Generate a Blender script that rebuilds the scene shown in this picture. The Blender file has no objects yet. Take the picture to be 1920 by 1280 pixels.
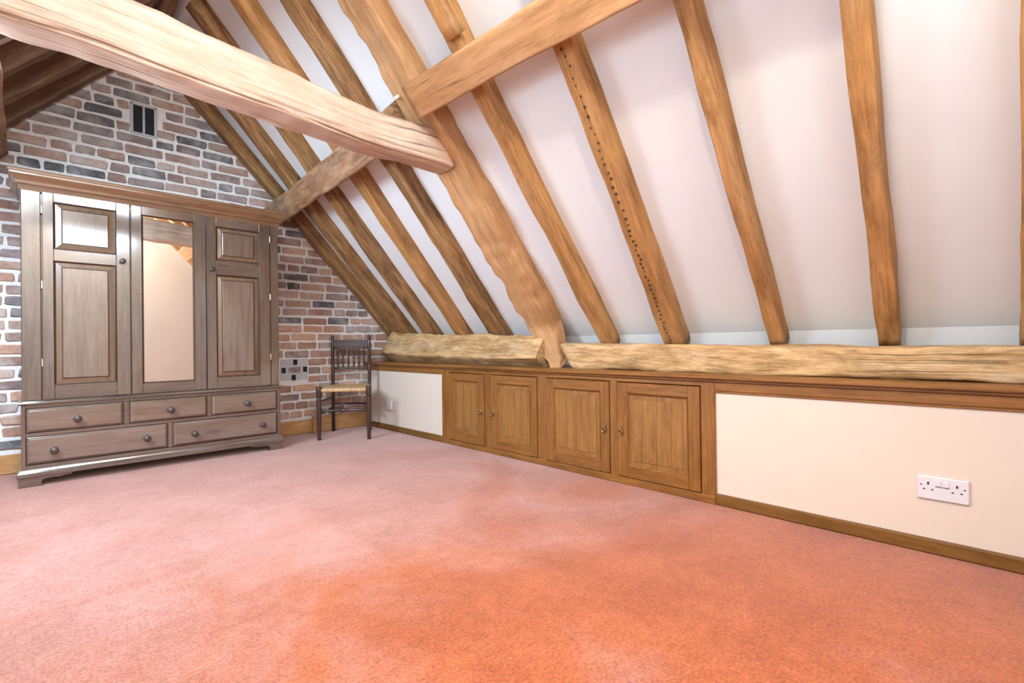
import bpy, math, random
from mathutils import Vector, Matrix, noise as mn
random.seed(7)
SC = bpy.context.scene
COL = SC.collection
V = Vector
# ------------------------------------------------------------------ camera
YAW, PITCH, ROLL, FPX = 0.77721, 0.003926, -0.012043, 912.82
CAM = V((0, 0, 0.8))
cf = V((math.sin(YAW)*math.cos(PITCH), math.cos(YAW)*math.cos(PITCH), math.sin(PITCH)))
cr0 = V((math.cos(YAW), -math.sin(YAW), 0)); cu0 = cr0.cross(cf)
cr = cr0*math.cos(ROLL) + cu0*math.sin(ROLL)
cu = -cr0*math.sin(ROLL) + cu0*math.cos(ROLL)
cd = bpy.data.cameras.new('camera'); cam = bpy.data.objects.new('camera', cd); COL.objects.link(cam)
cd.sensor_width = 36; cd.lens = FPX/1920*36; cd.clip_start = 0.02
cam.matrix_world = Matrix(((cr.x, cu.x, -cf.x, CAM.x), (cr.y, cu.y, -cf.y, CAM.y), (cr.z, cu.z, -cf.z, CAM.z), (0, 0, 0, 1)))
SC.camera = cam

def proj(P):
    d = V(P) - CAM; z = d.dot(cf)
    if z < 0.05: return (-9999, -9999)
    return (960 + FPX*d.dot(cr)/z, 640 - FPX*d.dot(cu)/z)

# ------------------------------------------------------------------ light
SC.view_settings.view_transform = 'Standard'; SC.view_settings.look = 'None'
SC.view_settings.gamma = 1; SC.view_settings.use_curve_mapping = False
SC.view_settings.exposure = 0.05
w = bpy.data.worlds.new('sky'); SC.world = w; w.use_nodes = True
w.node_tree.nodes['Background'].inputs[0].default_value = (0.75, 0.86, 1.0, 1)
w.node_tree.nodes['Background'].inputs[1].default_value = 1.0

def light(name, kind, loc, energy, color, size=0.1, size_y=None, aim=None, spread=None):
    d = bpy.data.lights.new(name, kind); d.energy = energy; d.color = color
    if kind == 'AREA':
        d.shape = 'RECTANGLE'; d.size = size; d.size_y = size_y or size
        if spread: d.spread = spread
    else: d.shadow_soft_size = size
    o = bpy.data.objects.new(name, d); COL.objects.link(o); o.location = loc
    if aim is not None:
        o.rotation_euler = (V(aim) - V(loc)).to_track_quat('-Z', 'Z').to_euler()
    return o
# assumed daylight: area lights below two added, unseen rooflights in the left slope
light('assumed_daylight', 'AREA', (-0.55, 0.75, 1.72), 40, (0.70, 0.86, 1.0), 1.3, 0.9, aim=(1.9, 0.95, 1.35))
light('assumed_daylight', 'AREA', (-0.50, 2.80, 1.78), 140, (0.69, 0.85, 1.0), 1.2, 0.9, aim=(0.85, 2.95, 0.0))
# added fill light, set in an invented window behind the camera
light('rear_fill_light', 'AREA', (0.63, -0.29, 2.46), 42, (0.70, 0.85, 1.0), 0.7, 0.56, aim=(0.70, 3.0, 1.3))
# assumed warm ceiling lamp under the ridge, placed by the purlin's shadow line
light('assumed_ceiling_lamp', 'POINT', (0.27, 0.30, 2.41), 64, (1.0, 0.86, 0.68), 0.05)
sp = light('added_carpet_spot', 'SPOT', (0.36, 0.20, 2.36), 118, (1.0, 0.57, 0.24), 0.05, aim=(1.35, 0.95, 0.0))  # added spot to warm the near carpet, no such fitting known
sp.data.spot_size = math.radians(74); sp.data.spot_blend = 0.9

# ------------------------------------------------------------------ mesh builder
class MB:
    def __init__(s): s.v = []; s.f = []; s.g = []; s.sm = []
    def add(s, verts, faces, gc=None, smooth=False):
        b = len(s.v)
        s.v += [tuple(v) for v in verts]
        s.g += [tuple(g) for g in (gc if gc else verts)]
        s.f += [tuple(i+b for i in f) for f in faces]
        s.sm += [smooth]*len(faces)
    def box(s, x0, x1, y0, y1, z0, z1, grain='z', bev=0.0):
        """box with small chamfered edges; grain = axis along which the wood grain runs"""
        c = V(((x0+x1)/2, (y0+y1)/2, (z0+z1)/2)); h = V((abs(x1-x0)/2, abs(y1-y0)/2, abs(z1-z0)/2))
        b = min(bev, h.x*.6, h.y*.6, h.z*.6)
        vs = []; fs = []
        if b <= 0:
            vs = [c+V((sx*h.x, sy*h.y, sz*h.z)) for sx in (-1, 1) for sy in (-1, 1) for sz in (-1, 1)]
            fs = [(0, 1, 3, 2), (4, 6, 7, 5), (0, 4, 5, 1), (2, 3, 7, 6), (0, 2, 6, 4), (1, 5, 7, 3)]
        else:
            idx = {}
            for sx in (-1, 1):
                for sy in (-1, 1):
                    for sz in (-1, 1):
                        for ax in range(3):
                            k = V((sx*(h.x-b), sy*(h.y-b), sz*(h.z-b)))
                            k[ax] = (sx, sy, sz)[ax]*h[ax]
                            idx[(sx, sy, sz, ax)] = len(vs); vs.append(c+k)
            for ax in range(3):
                o = [a for a in range(3) if a != ax]
                for sg in (-1, 1):
                    q = []
                    for (a, bb) in ((-1, -1), (1, -1), (1, 1), (-1, 1)):
                        t = [0, 0, 0]; t[ax] = sg; t[o[0]] = a; t[o[1]] = bb
                        q.append(idx[(t[0], t[1], t[2], ax)])
                    fs.append(tuple(q))
            for ax in range(3):
                o = [a for a in range(3) if a != ax]
                for a in (-1, 1):
                    for bb in (-1, 1):
                        t0 = [0, 0, 0]; t0[o[0]] = a; t0[o[1]] = bb
                        t1 = list(t0); t0[ax] = -1; t1[ax] = 1
                        fs.append((idx[(*t0, o[0])], idx[(*t1, o[0])], idx[(*t1, o[1])], idx[(*t0, o[1])]))
            for sx in (-1, 1):
                for sy in (-1, 1):
                    for sz in (-1, 1):
                        fs.append((idx[(sx, sy, sz, 0)], idx[(sx, sy, sz, 1)], idx[(sx, sy, sz, 2)]))
        s.add(vs, fs, graincoords(vs, grain))
    def build(s, name, mat, parent=None, loc=None, recalc=True):
        me = bpy.data.meshes.new(name)
        o0 = V(loc) if loc is not None else V((0, 0, 0))
        me.from_pydata([V(v)-o0 for v in s.v], [], s.f)
        a = me.attributes.new('gc', 'FLOAT_VECTOR', 'POINT')
        a.data.foreach_set('vector', [c for g in s.g for c in g])
        if recalc:
            import bmesh
            bm = bmesh.new(); bm.from_mesh(me); bmesh.ops.recalc_face_normals(bm, faces=bm.faces); bm.to_mesh(me); bm.free()
        for p, sm in zip(me.polygons, s.sm): p.use_smooth = sm
        if mat: me.materials.append(mat)
        ob = bpy.data.objects.new(name, me); COL.objects.link(ob); ob.location = o0
        if parent is not None:
            ob.parent = parent; ob.matrix_parent_inverse = Matrix.Translation(-parent_world(parent))
        return ob

def parent_world(p):
    t = V((0, 0, 0))
    first = True
    # all my objects are only translated; compose locations up the chain
    chain = []
    while p is not None: chain.append(p); p = p.parent
    for c in reversed(chain):
        t = c.location.copy() if c.parent is None else (t + c.matrix_parent_inverse.translation + c.location)
    return t

def graincoords(vs, grain):
    off = V((random.uniform(-50, 50), random.uniform(-50, 50), random.uniform(-50, 50)))
    out = []
    for v in vs:
        v = V(v)
        if grain == 'x': g = V((v.x, v.y, v.z))
        elif grain == 'y': g = V((v.y, v.x, v.z))
        else: g = V((v.z, v.x, v.y))
        out.append(g+off)
    return out

def tag(o, label=None, cat=None, group=None, kind=None):
    if label: o['label'] = label
    if cat: o['category'] = cat
    if group: o['group'] = group
    if kind: o['kind'] = kind
    return o
def thing(name, loc, label, cat, group=None):
    o = bpy.data.objects.new(name, None); COL.objects.link(o); o.location = loc; o.empty_display_size = 0.05
    return tag(o, label, cat, group)

# ------------------------------------------------------------------ materials
def new_mat(name):
    m = bpy.data.materials.new(name); m.use_nodes = True
    nt = m.node_tree; b = nt.nodes['Principled BSDF']
    return m, nt, b
def N(nt, typ, props=None, **inp):
    n = nt.nodes.new(typ)
    for k, v in (props or {}).items(): setattr(n, k, v)
    for k, v in inp.items():
        s = n.inputs[int(k[1:])] if k[0] == 'i' and k[1:].isdigit() else n.inputs[k]
        if hasattr(v, 'is_output') or isinstance(v, bpy.types.NodeSocket): nt.links.new(v, s)
        else: s.default_value = v
    return n
def ramp(nt, fac, stops):
    r = nt.nodes.new('ShaderNodeValToRGB'); nt.links.new(fac, r.inputs[0])
    e = r.color_ramp.elements
    while len(e) < len(stops): e.new(0.5)
    for el, (p, c) in zip(e, stops):
        el.position = p; el.color = (*c, 1) if len(c) == 3 else c
    return r.outputs[0]
def mix(nt, fac, a, b, mode='MIX'):
    n = nt.nodes.new('ShaderNodeMix'); n.data_type = 'RGBA'; n.blend_type = mode
    for s, v in ((n.inputs[0], fac), (n.inputs[6], a), (n.inputs[7], b)):
        if isinstance(v, bpy.types.NodeSocket): nt.links.new(v, s)
        elif isinstance(v, (int, float)): s.default_value = v
        else: s.default_value = (*v, 1) if len(v) == 3 else v
    return n.outputs[2]
def gcoord(nt, scale, attr='gc'):
    a = N(nt, 'ShaderNodeAttribute', {'attribute_name': attr})
    mp = N(nt, 'ShaderNodeMapping'); mp.inputs['Scale'].default_value = scale
    nt.links.new(a.outputs['Vector'], mp.inputs['Vector'])
    return mp.outputs[0]
def noise(nt, vec, scale=1.0, detail=5.0, rough=0.6, dist=0.0):
    n = N(nt, 'ShaderNodeTexNoise', None, Scale=scale, Detail=detail, Roughness=rough, Distortion=dist)
    if vec is not None: nt.links.new(vec, n.inputs['Vector'])
    return n.outputs['Fac']
def bump(nt, b, height, strength, dist=0.01):
    n = N(nt, 'ShaderNodeBump', None, Strength=strength, Distance=dist); nt.links.new(height, n.inputs['Height'])
    nt.links.new(n.outputs[0], b.inputs['Normal'])
    return n

def wood(name, dark, mid, light_, stretch=(1.0, 16, 16), blotch=0.5, blotchcol=None, rough=0.6, bumps=0.3,
         cracks=0.0, pale=0.0, palecol=(0.75, 0.66, 0.56), coat=0.0, coatior=1.5, coatrough=0.2, knots=0.0, knotscale=(3, 9, 9), spec=0.3, grain=0.0):
    m, nt, b = new_mat(name)
    st = noise(nt, gcoord(nt, stretch), 1.6, 8, 0.65, 0.6)
    c = ramp(nt, st, [(0.28, dark), (0.5, mid), (0.72, light_)])
    bl = noise(nt, gcoord(nt, (1.6, 5, 5)), 1.4, 4, 0.6, 0.8)
    blm = ramp(nt, bl, [(0.42, (0, 0, 0)), (0.68, (1, 1, 1))])
    f = N(nt, 'ShaderNodeMath', {'operation': 'MULTIPLY'}, i0=blm, i1=blotch)
    c = mix(nt, f.outputs[0], c, blotchcol or dark)
    if pale:
        pn = noise(nt, gcoord(nt, (2.0, 6, 6)), 1.1, 5, 0.7, 0.3)
        pm = ramp(nt, pn, [(0.52, (0, 0, 0)), (0.74, (1, 1, 1))])
        f = N(nt, 'ShaderNodeMath', {'operation': 'MULTIPLY'}, i0=pm, i1=pale)
        c = mix(nt, f.outputs[0], c, palecol)
    if grain:
        g2 = noise(nt, gcoord(nt, tuple(x*2.6 for x in stretch)), 1.7, 6, 0.7, 1.0)
        c = mix(nt, grain, c, ramp(nt, g2, [(0.33, (0.42, 0.36, 0.30)), (0.52, (0.95, 0.95, 0.95)), (0.7, (1.22, 1.22, 1.22))]), 'MULTIPLY')
        g3 = noise(nt, gcoord(nt, (2.4, 7, 7)), 1.3, 7, 0.75, 0.4)
        c = mix(nt, min(1, grain*1.2), c, ramp(nt, g3, [(0.36, (0.58, 0.52, 0.45)), (0.5, (1.0, 1.0, 1.0)), (0.66, (1.2, 1.2, 1.22))]), 'MULTIPLY')
    h = st
    if cracks:
        cn = noise(nt, gcoord(nt, (0.28, 15, 15)), 1.0, 2, 0.5, 0.15)
        d = N(nt, 'ShaderNodeMath', {'operation': 'SUBTRACT'}, i0=cn, i1=0.5)
        d = N(nt, 'ShaderNodeMath', {'operation': 'ABSOLUTE'}, i0=d.outputs[0])
        gate = noise(nt, gcoord(nt, (1.3, 3.5, 3.5)), 1.0, 2, 0.5)
        gm = ramp(nt, gate, [(0.5, (0, 0, 0)), (0.62, (1, 1, 1))])
        line = ramp(nt, d.outputs[0], [(0.0, (1, 1, 1)), (0.012, (0, 0, 0))])
        cm = N(nt, 'ShaderNodeMath', {'operation': 'MULTIPLY'}, i0=line, i1=gm)
        cm2 = N(nt, 'ShaderNodeMath', {'operation': 'MULTIPLY'}, i0=cm.outputs[0], i1=cracks)
        c = mix(nt, cm2.outputs[0], c, tuple(x*0.3 for x in dark))
        h = N(nt, 'ShaderNodeMath', {'operation': 'SUBTRACT'}, i0=st, i1=cm2.outputs[0]).outputs[0]
    if knots:
        vo = N(nt, 'ShaderNodeTexVoronoi', None, Scale=1.0, Randomness=1.0)
        nt.links.new(gcoord(nt, knotscale), vo.inputs['Vector'])
        km = ramp(nt, vo.outputs['Distance'], [(0.05, (1, 1, 1)), (0.13, (0.35, 0.35, 0.35)), (0.26, (0, 0, 0))])
        f = N(nt, 'ShaderNodeMath', {'operation': 'MULTIPLY'}, i0=km, i1=knots)
        c = mix(nt, f.outputs[0], c, tuple(x*0.45 for x in dark))
    nt.links.new(c, b.inputs['Base Color'])
    b.inputs['Roughness'].default_value = rough
    b.inputs['Specular IOR Level'].default_value = spec
    if coat:
        b.inputs['Coat Weight'].default_value = coat; b.inputs['Coat IOR'].default_value = coatior
        b.inputs['Coat Roughness'].default_value = coatrough
    bump(nt, b, h, bumps, 0.006)
    return m

def plain(name, col, rough=0.6, var=0.06, scale=8.0, bumps=0.05, metallic=0.0, spec=0.4):
    m, nt, b = new_mat(name)
    g = N(nt, 'ShaderNodeNewGeometry')
    n = noise(nt, g.outputs['Position'], scale, 5, 0.6)
    c = ramp(nt, n, [(0.3, tuple(x*(1-var) for x in col)), (0.7, tuple(min(1, x*(1+var)) for x in col))])
    nt.links.new(c, b.inputs['Base Color'])
    b.inputs['Roughness'].default_value = rough; b.inputs['Metallic'].default_value = metallic
    b.inputs['Specular IOR Level'].default_value = spec
    if bumps: bump(nt, b, n, bumps, 0.004)
    return m

M = {}
M['plaster'] = plain('white_plaster', (0.765, 0.79, 0.805), 0.75, 0.025, 3.0, 0.05)
M['cream'] = plain('cream_plaster', (0.67, 0.585, 0.505), 0.7, 0.02, 2.5, 0.04)
M['white_plastic'] = plain('white_plastic', (0.66, 0.66, 0.70), 0.35, 0.01, 5, 0)
M['dark_slot'] = plain('dark_slot', (0.02, 0.02, 0.02), 0.8, 0.1, 20, 0)
M['void'] = plain('vent_void', (0.018, 0.022, 0.026), 0.9, 0.1, 20, 0)
M['nail_hole'] = plain('nail_hole_brown', (0.075, 0.036, 0.012), 0.9, 0.3, 60, 0)
M['render_patch'] = plain('grey_mortar_patch', (0.50, 0.51, 0.52), 0.9, 0.12, 22, 0.3)
M['brass'] = plain('aged_brass', (0.42, 0.30, 0.15), 0.35, 0.15, 60, 0, metallic=1.0)
M['steel'] = plain('hinge_steel', (0.75, 0.75, 0.75), 0.3, 0.05, 40, 0, metallic=1.0)
M['knob'] = plain('dark_knob', (0.055, 0.040, 0.034), 0.28, 0.2, 40, 0.02, spec=0.6)
M['peg'] = plain('pale_peg', (0.75, 0.66, 0.55), 0.7, 0.1, 40, 0.1)
M['rush'] = None
M['tie'] = wood('tie_beam_oak', grain=0.28, dark=(0.46, 0.32, 0.225), mid=(0.67, 0.52, 0.405), light_=(0.80, 0.67, 0.56), stretch=(1.0, 18, 18), blotch=0.45, blotchcol=(0.50, 0.31, 0.18), rough=0.42, bumps=0.6, cracks=0.9, pale=0.6, palecol=(0.72, 0.64, 0.57), spec=0.45)
M['truss'] = wood('truss_oak', grain=0.35, dark=(0.37, 0.185, 0.075), mid=(0.53, 0.29, 0.13), light_=(0.60, 0.36, 0.18), stretch=(0.8, 10, 10), blotch=0.30, blotchcol=(0.47, 0.26, 0.12), rough=0.6, bumps=0.3, cracks=0.6, pale=0.35, palecol=(0.64, 0.44, 0.27))
M['brace'] = wood('weathered_oak', grain=0.6, dark=(0.27, 0.15, 0.08), mid=(0.42, 0.26, 0.15), light_=(0.52, 0.36, 0.23), stretch=(1.2, 8, 8), blotch=0.6, blotchcol=(0.24, 0.13, 0.065), rough=0.65, bumps=0.4, cracks=0.7, pale=0.6, palecol=(0.58, 0.47, 0.37))
M['rafter_warm'] = wood('rafter_oak_warm', grain=0.55, dark=(0.33, 0.15, 0.045), mid=(0.50, 0.255, 0.09), light_=(0.62, 0.365, 0.16), stretch=(0.9, 11, 11), blotch=0.55, blotchcol=(0.28, 0.14, 0.05), rough=0.65, bumps=0.35, cracks=0.7, pale=0.3, palecol=(0.58, 0.43, 0.28))
M['rafter_brown'] = wood('rafter_oak_brown', grain=0.95, dark=(0.20, 0.088, 0.030), mid=(0.38, 0.20, 0.080), light_=(0.50, 0.30, 0.14), stretch=(0.9, 11, 11), blotch=0.65, blotchcol=(0.19, 0.11, 0.04), rough=0.65, bumps=0.4, cracks=0.7, pale=0.4, palecol=(0.45, 0.28, 0.17))
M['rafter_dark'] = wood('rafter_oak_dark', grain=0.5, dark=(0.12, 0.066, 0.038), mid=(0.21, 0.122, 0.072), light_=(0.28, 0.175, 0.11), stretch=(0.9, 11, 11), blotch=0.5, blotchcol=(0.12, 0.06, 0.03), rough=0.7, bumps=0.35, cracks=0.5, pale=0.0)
M['log'] = wood('wall_plate_oak', grain=0.65, dark=(0.38, 0.22, 0.085), mid=(0.60, 0.385, 0.185), light_=(0.73, 0.53, 0.32), stretch=(2.2, 16, 16), blotch=0.55, blotchcol=(0.36, 0.225, 0.09), rough=0.75, bumps=0.8, cracks=0.8, pale=0.55, palecol=(0.62, 0.52, 0.40))
M['oak'] = wood('joinery_oak', grain=0.4, dark=(0.155, 0.057, 0.009), mid=(0.245, 0.100, 0.018), light_=(0.325, 0.148, 0.036), stretch=(1.6, 26, 26), blotch=0.45, blotchcol=(0.23, 0.098, 0.03), rough=0.42, bumps=0.12, cracks=0, pale=0, coat=0.25, coatrough=0.3, spec=0.4)
M['oak_panel'] = wood('panel_oak', grain=0.45, dark=(0.19, 0.079, 0.015), mid=(0.28, 0.130, 0.031), light_=(0.36, 0.182, 0.051), stretch=(1.6, 30, 30), blotch=0.4, blotchcol=(0.27, 0.13, 0.045), rough=0.42, bumps=0.12, cracks=0, pale=0, coat=0.25, coatrough=0.3, spec=0.4)
M['skirt'] = wood('skirting_pine', grain=0.3, dark=(0.42, 0.22, 0.085), mid=(0.55, 0.31, 0.13), light_=(0.62, 0.38, 0.18), stretch=(1.4, 20, 20), blotch=0.4, blotchcol=(0.40, 0.2, 0.07), rough=0.45, bumps=0.1)
M['skirt_dark'] = wood('skirting_oak', grain=0.4, dark=(0.12, 0.052, 0.010), mid=(0.185, 0.086, 0.018), light_=(0.25, 0.125, 0.034), stretch=(1.4, 20, 20), blotch=0.4, blotchcol=(0.12, 0.055, 0.016), rough=0.45, bumps=0.1)
M['pine'] = wood('wardrobe_pine', (0.048, 0.031, 0.022), (0.088, 0.062, 0.047), (0.130, 0.096, 0.074), (0.9, 18, 18), 0.55, (0.105, 0.062, 0.036), 0.4, 0.06, coat=1.0, coatior=2.4, coatrough=0.12, knots=0.8, knotscale=(2.2, 7, 7), grain=0.45)
M['pine_panel'] = wood('wardrobe_panel_pine', (0.095, 0.064, 0.045), (0.150, 0.108, 0.079), (0.195, 0.146, 0.110), (0.9, 15, 15), 0.4, (0.145, 0.09, 0.056), 0.42, 0.06, coat=1.0, coatior=2.3, coatrough=0.14, knots=0.75, knotscale=(2.4, 8, 8), grain=0.35)
M['pine_edge'] = wood('wardrobe_bevel_pine', (0.095, 0.05, 0.025), (0.15, 0.085, 0.046), (0.20, 0.118, 0.066), (0.9, 18, 18), 0.3, None, 0.4, 0.06, coat=1.0, coatior=1.8, coatrough=0.16)
M['pine_warm'] = wood('wardrobe_cornice_pine', (0.10, 0.045, 0.018), (0.17, 0.085, 0.038), (0.24, 0.135, 0.07), (0.9, 18, 18), 0.4, (0.16, 0.075, 0.03), 0.38, 0.08, coat=1.0, coatior=1.7, coatrough=0.15, knots=0.5, grain=0.4)
M['groove'] = wood('wardrobe_groove_pine', (0.035, 0.016, 0.008), (0.06, 0.028, 0.014), (0.09, 0.045, 0.022), (0.9, 18, 18), 0.4, None, 0.45, 0.05, coat=0.6, coatrough=0.2)
M['chair'] = wood('chair_dark_wood', (0.028, 0.014, 0.011), (0.05, 0.026, 0.02), (0.075, 0.04, 0.03), (2, 30, 30), 0.3, None, 0.35, 0.05, coat=0.35, coatrough=0.12, spec=0.4)

m, nt, b = new_mat('mirror_glass'); b.inputs['Metallic'].default_value = 1.0; b.inputs['Roughness'].default_value = 0.015
b.inputs['Base Color'].default_value = (0.90, 0.905, 0.90, 1); M['mirror'] = m
m, nt, b = new_mat('window_glass'); b.inputs['Transmission Weight'].default_value = 1.0; b.inputs['Roughness'].default_value = 0.0; M['glass'] = m

# carpet
m, nt, b = new_mat('pink_carpet'); g = N(nt, 'ShaderNodeNewGeometry')
n1 = noise(nt, g.outputs['Position'], 110, 3, 0.7); n2 = noise(nt, g.outputs['Position'], 3.0, 5, 0.6, 0.4); n3 = noise(nt, g.outputs['Position'], 22, 5, 0.7)
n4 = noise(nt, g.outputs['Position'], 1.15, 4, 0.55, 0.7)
sy = N(nt, 'ShaderNodeSeparateXYZ'); nt.links.new(g.outputs['Position'], sy.inputs[0])
falloff = N(nt, 'ShaderNodeMath', {'operation': 'MULTIPLY_ADD'}, i0=sy.outputs[1], i1=0.15, i2=-0.25)   # cool daylight far, warm lamplight near, painted into the pile colour
light_falloff = N(nt, 'ShaderNodeMath', {'operation': 'MULTIPLY_ADD'}, i0=sy.outputs[0], i1=-0.05, i2=falloff.outputs[0])
fn = N(nt, 'ShaderNodeMath', {'operation': 'ADD'}, i0=n4, i1=light_falloff.outputs[0])
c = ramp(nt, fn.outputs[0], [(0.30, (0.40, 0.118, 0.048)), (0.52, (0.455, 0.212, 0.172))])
c = mix(nt, 1.0, c, ramp(nt, n1, [(0.32, (0.66, 0.62, 0.60)), (0.68, (1.24, 1.28, 1.32))]), 'MULTIPLY')
c2 = ramp(nt, n2, [(0.35, (0.87, 0.82, 0.78)), (0.65, (1.07, 1.09, 1.10))])
c = mix(nt, 1.0, c, c2, 'MULTIPLY')
c3 = ramp(nt, n3, [(0.36, (0.88, 0.85, 0.83)), (0.64, (1.07, 1.09, 1.10))])
c = mix(nt, 1.0, c, c3, 'MULTIPLY')
# pale patch of window light painted onto the pile
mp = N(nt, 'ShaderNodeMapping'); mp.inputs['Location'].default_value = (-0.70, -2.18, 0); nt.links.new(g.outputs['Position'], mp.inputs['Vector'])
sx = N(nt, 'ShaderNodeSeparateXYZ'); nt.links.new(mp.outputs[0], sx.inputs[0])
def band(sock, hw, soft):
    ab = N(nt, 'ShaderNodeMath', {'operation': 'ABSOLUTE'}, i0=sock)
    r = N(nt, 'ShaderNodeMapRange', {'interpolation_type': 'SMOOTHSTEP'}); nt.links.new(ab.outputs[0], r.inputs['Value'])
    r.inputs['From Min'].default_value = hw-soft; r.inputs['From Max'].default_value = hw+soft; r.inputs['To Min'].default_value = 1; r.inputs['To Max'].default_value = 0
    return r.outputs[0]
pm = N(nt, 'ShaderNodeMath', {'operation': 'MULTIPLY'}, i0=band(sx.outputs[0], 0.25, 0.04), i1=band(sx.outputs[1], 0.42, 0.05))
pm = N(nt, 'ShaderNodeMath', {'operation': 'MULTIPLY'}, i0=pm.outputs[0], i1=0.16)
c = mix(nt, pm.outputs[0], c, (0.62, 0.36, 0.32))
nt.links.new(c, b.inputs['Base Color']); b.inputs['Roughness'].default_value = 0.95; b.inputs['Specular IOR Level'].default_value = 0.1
b.inputs['Sheen Weight'].default_value = 0.75; b.inputs['Sheen Roughness'].default_value = 0.35; b.inputs['Sheen Tint'].default_value = (1.0, 0.92, 0.93, 1)
hh = N(nt, 'ShaderNodeMath', {'operation': 'ADD'}, i0=n1, i1=n3)
bump(nt, b, hh.outputs[0], 0.35, 0.006); M['carpet'] = m

# bricks: colour of each brick in the 'tint' attribute, lime smeared over by noise
m, nt, b = new_mat('old_brick'); g = N(nt, 'ShaderNodeNewGeometry')
a = N(nt, 'ShaderNodeAttribute', {'attribute_name': 'tint'})
n1 = noise(nt, g.outputs['Position'], 34, 5, 0.7); n2 = noise(nt, g.outputs['Position'], 5.5, 5, 0.65, 0.5)
c = mix(nt, 1.0, a.outputs['Color'], ramp(nt, n1, [(0.3, (0.72, 0.72, 0.72)), (0.7, (1.2, 1.2, 1.2))]), 'MULTIPLY')
f = ramp(nt, n2, [(0.44, (0.04, 0.04, 0.04)), (0.72, (0.66, 0.66, 0.66))])
c = mix(nt, f, c, (0.58, 0.55, 0.54))
nt.links.new(c, b.inputs['Base Color']); b.inputs['Roughness'].default_value = 0.9; b.inputs['Specular IOR Level'].default_value = 0.15
bump(nt, b, n1, 0.5, 0.006); M['brick'] = m
m, nt, b = new_mat('lime_mortar'); g = N(nt, 'ShaderNodeNewGeometry')
n1 = noise(nt, g.outputs['Position'], 40, 6, 0.7)
c = ramp(nt, n1, [(0.3, (0.68, 0.665, 0.65)), (0.65, (0.86, 0.85, 0.84))])
nt.links.new(c, b.inputs['Base Color']); b.inputs['Roughness'].default_value = 0.95
bump(nt, b, n1, 0.6, 0.008); M['mortar'] = m
# rush seat
m, nt, b = new_mat('rush'); n1 = noise(nt, gcoord(nt, (1.5, 120, 20)), 1.0, 3, 0.6)
c = ramp(nt, n1, [(0.35, (0.36, 0.21, 0.09)), (0.65, (0.68, 0.46, 0.25))])
nt.links.new(c, b.inputs['Base Color']); b.inputs['Roughness'].default_value = 0.7; bump(nt, b, n1, 0.5, 0.004); M['rush'] = m

# ------------------------------------------------------------------ room shell
XR, XL = 2.374, -1.11          # knee walls
YB, YF = 4.51, -0.34           # brick gable, wall behind the camera
RX, RZ, SL = 0.632, 3.01, 1.07 # rafter soffit: ridge position and slope
NR = V((SL, 0, 1)).normalized(); NL = V((-SL, 0, 1)).normalized()
PT = 0.10                      # plaster lies this far above the rafter soffits
ZP = RZ + PT*math.sqrt(1+SL*SL)
XE = 2.79
def sof(x, s=0.0):             # z of the right soffit plane, s = distance below it
    return RZ - SL*abs(x-RX) - s*math.sqrt(1+SL*SL)

def prism(name, poly, y0, y1, mat, kind='structure', cap=True):
    mb = MB(); n = len(poly)
    vs = [(x, y0, z) for x, z in poly] + [(x, y1, z) for x, z in poly]
    fs = [(i, (i+1) % n, n+(i+1) % n, n+i) for i in range(n)] + [tuple(range(n)), tuple(range(2*n-1, n-1, -1))]
    mb.add(vs, fs); o = mb.build(name, mat); o['kind'] = kind; return o

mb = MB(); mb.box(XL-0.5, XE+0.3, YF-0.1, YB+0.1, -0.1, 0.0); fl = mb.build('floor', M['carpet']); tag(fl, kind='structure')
zE = ZP - SL*(XE-RX); XE2 = 2*RX-XE
prism('ceiling', [(XE+.06, 0.60), (XE+.06, zE-.14), (XE, zE), (RX, ZP), (XE2, zE), (XE2, 0.60), (XE2-0.08, 0.60), (XE2-0.08, zE+0.05), (RX, ZP+0.12), (XE+0.08, zE+0.05), (XE+0.28, zE+.0), (XE+.28, .60)], YF-0.05, YB+0.05, M['plaster'])
prism('wall_back', [(XE+0.25, 0), (XE+0.25, zE-.10), (XE+.05, zE), (RX, ZP+0.04), (XE2-0.05, zE), (XE2-0.05, 0)], YB, YB+0.12, M['mortar'])
wall_back = bpy.data.objects['wall_back']
# wall behind the camera, with an added, unseen window framing the rear fill light
mb = MB()
wx0, wx1, wz0, wz1 = 0.26, 1.00, 2.15, 2.76
def wall_piece(poly):
    n = len(poly); vs = [(x, YF, z) for x, z in poly] + [(x, YF-0.12, z) for x, z in poly]
    mb.add(vs, [tuple(range(n)), tuple(range(2*n-1, n-1, -1))] + [(i, (i+1) % n, n+(i+1) % n, n+i) for i in range(n)])
def zr(x): return ZP+0.03 - SL*abs(x-RX)
wall_piece([(XE2-.05, 0), (wx0, 0), (wx0, zr(wx0)), (XE2-.05, zE)])
wall_piece([(wx1, 0), (XE+.25, 0), (XE+.25, zE), (XE+.05, zE), (wx1, zr(wx1))])
wall_piece([(wx0, 0), (wx1, 0), (wx1, wz0), (wx0, wz0)])
wall_piece([(wx0, wz1), (wx1, wz1), (wx1, zr(wx1)), (RX, zr(RX)), (wx0, zr(wx0))])
o = mb.build('wall_front', M['cream']); tag(o, kind='structure')
mb = MB()
for (a, b_, c_, d_) in ((wx0, wx0+.05, wz0, wz1), (wx1-.05, wx1, wz0, wz1), (wx0, wx1, wz0, wz0+.05), (wx0, wx1, wz1-.05, wz1), (.61, .65, wz0, wz1)):
    mb.box(a, b_, YF-.09, YF-.03, c_, d_)
o = mb.build('rear_fill_window', M['white_plastic']); tag(o, kind='structure')
p_ = MB(); p_.box(wx0+.05, wx1-.05, YF-.065, YF-.059, wz0+.05, wz1-.05); p_.build('pane', M['glass'], o)
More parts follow.
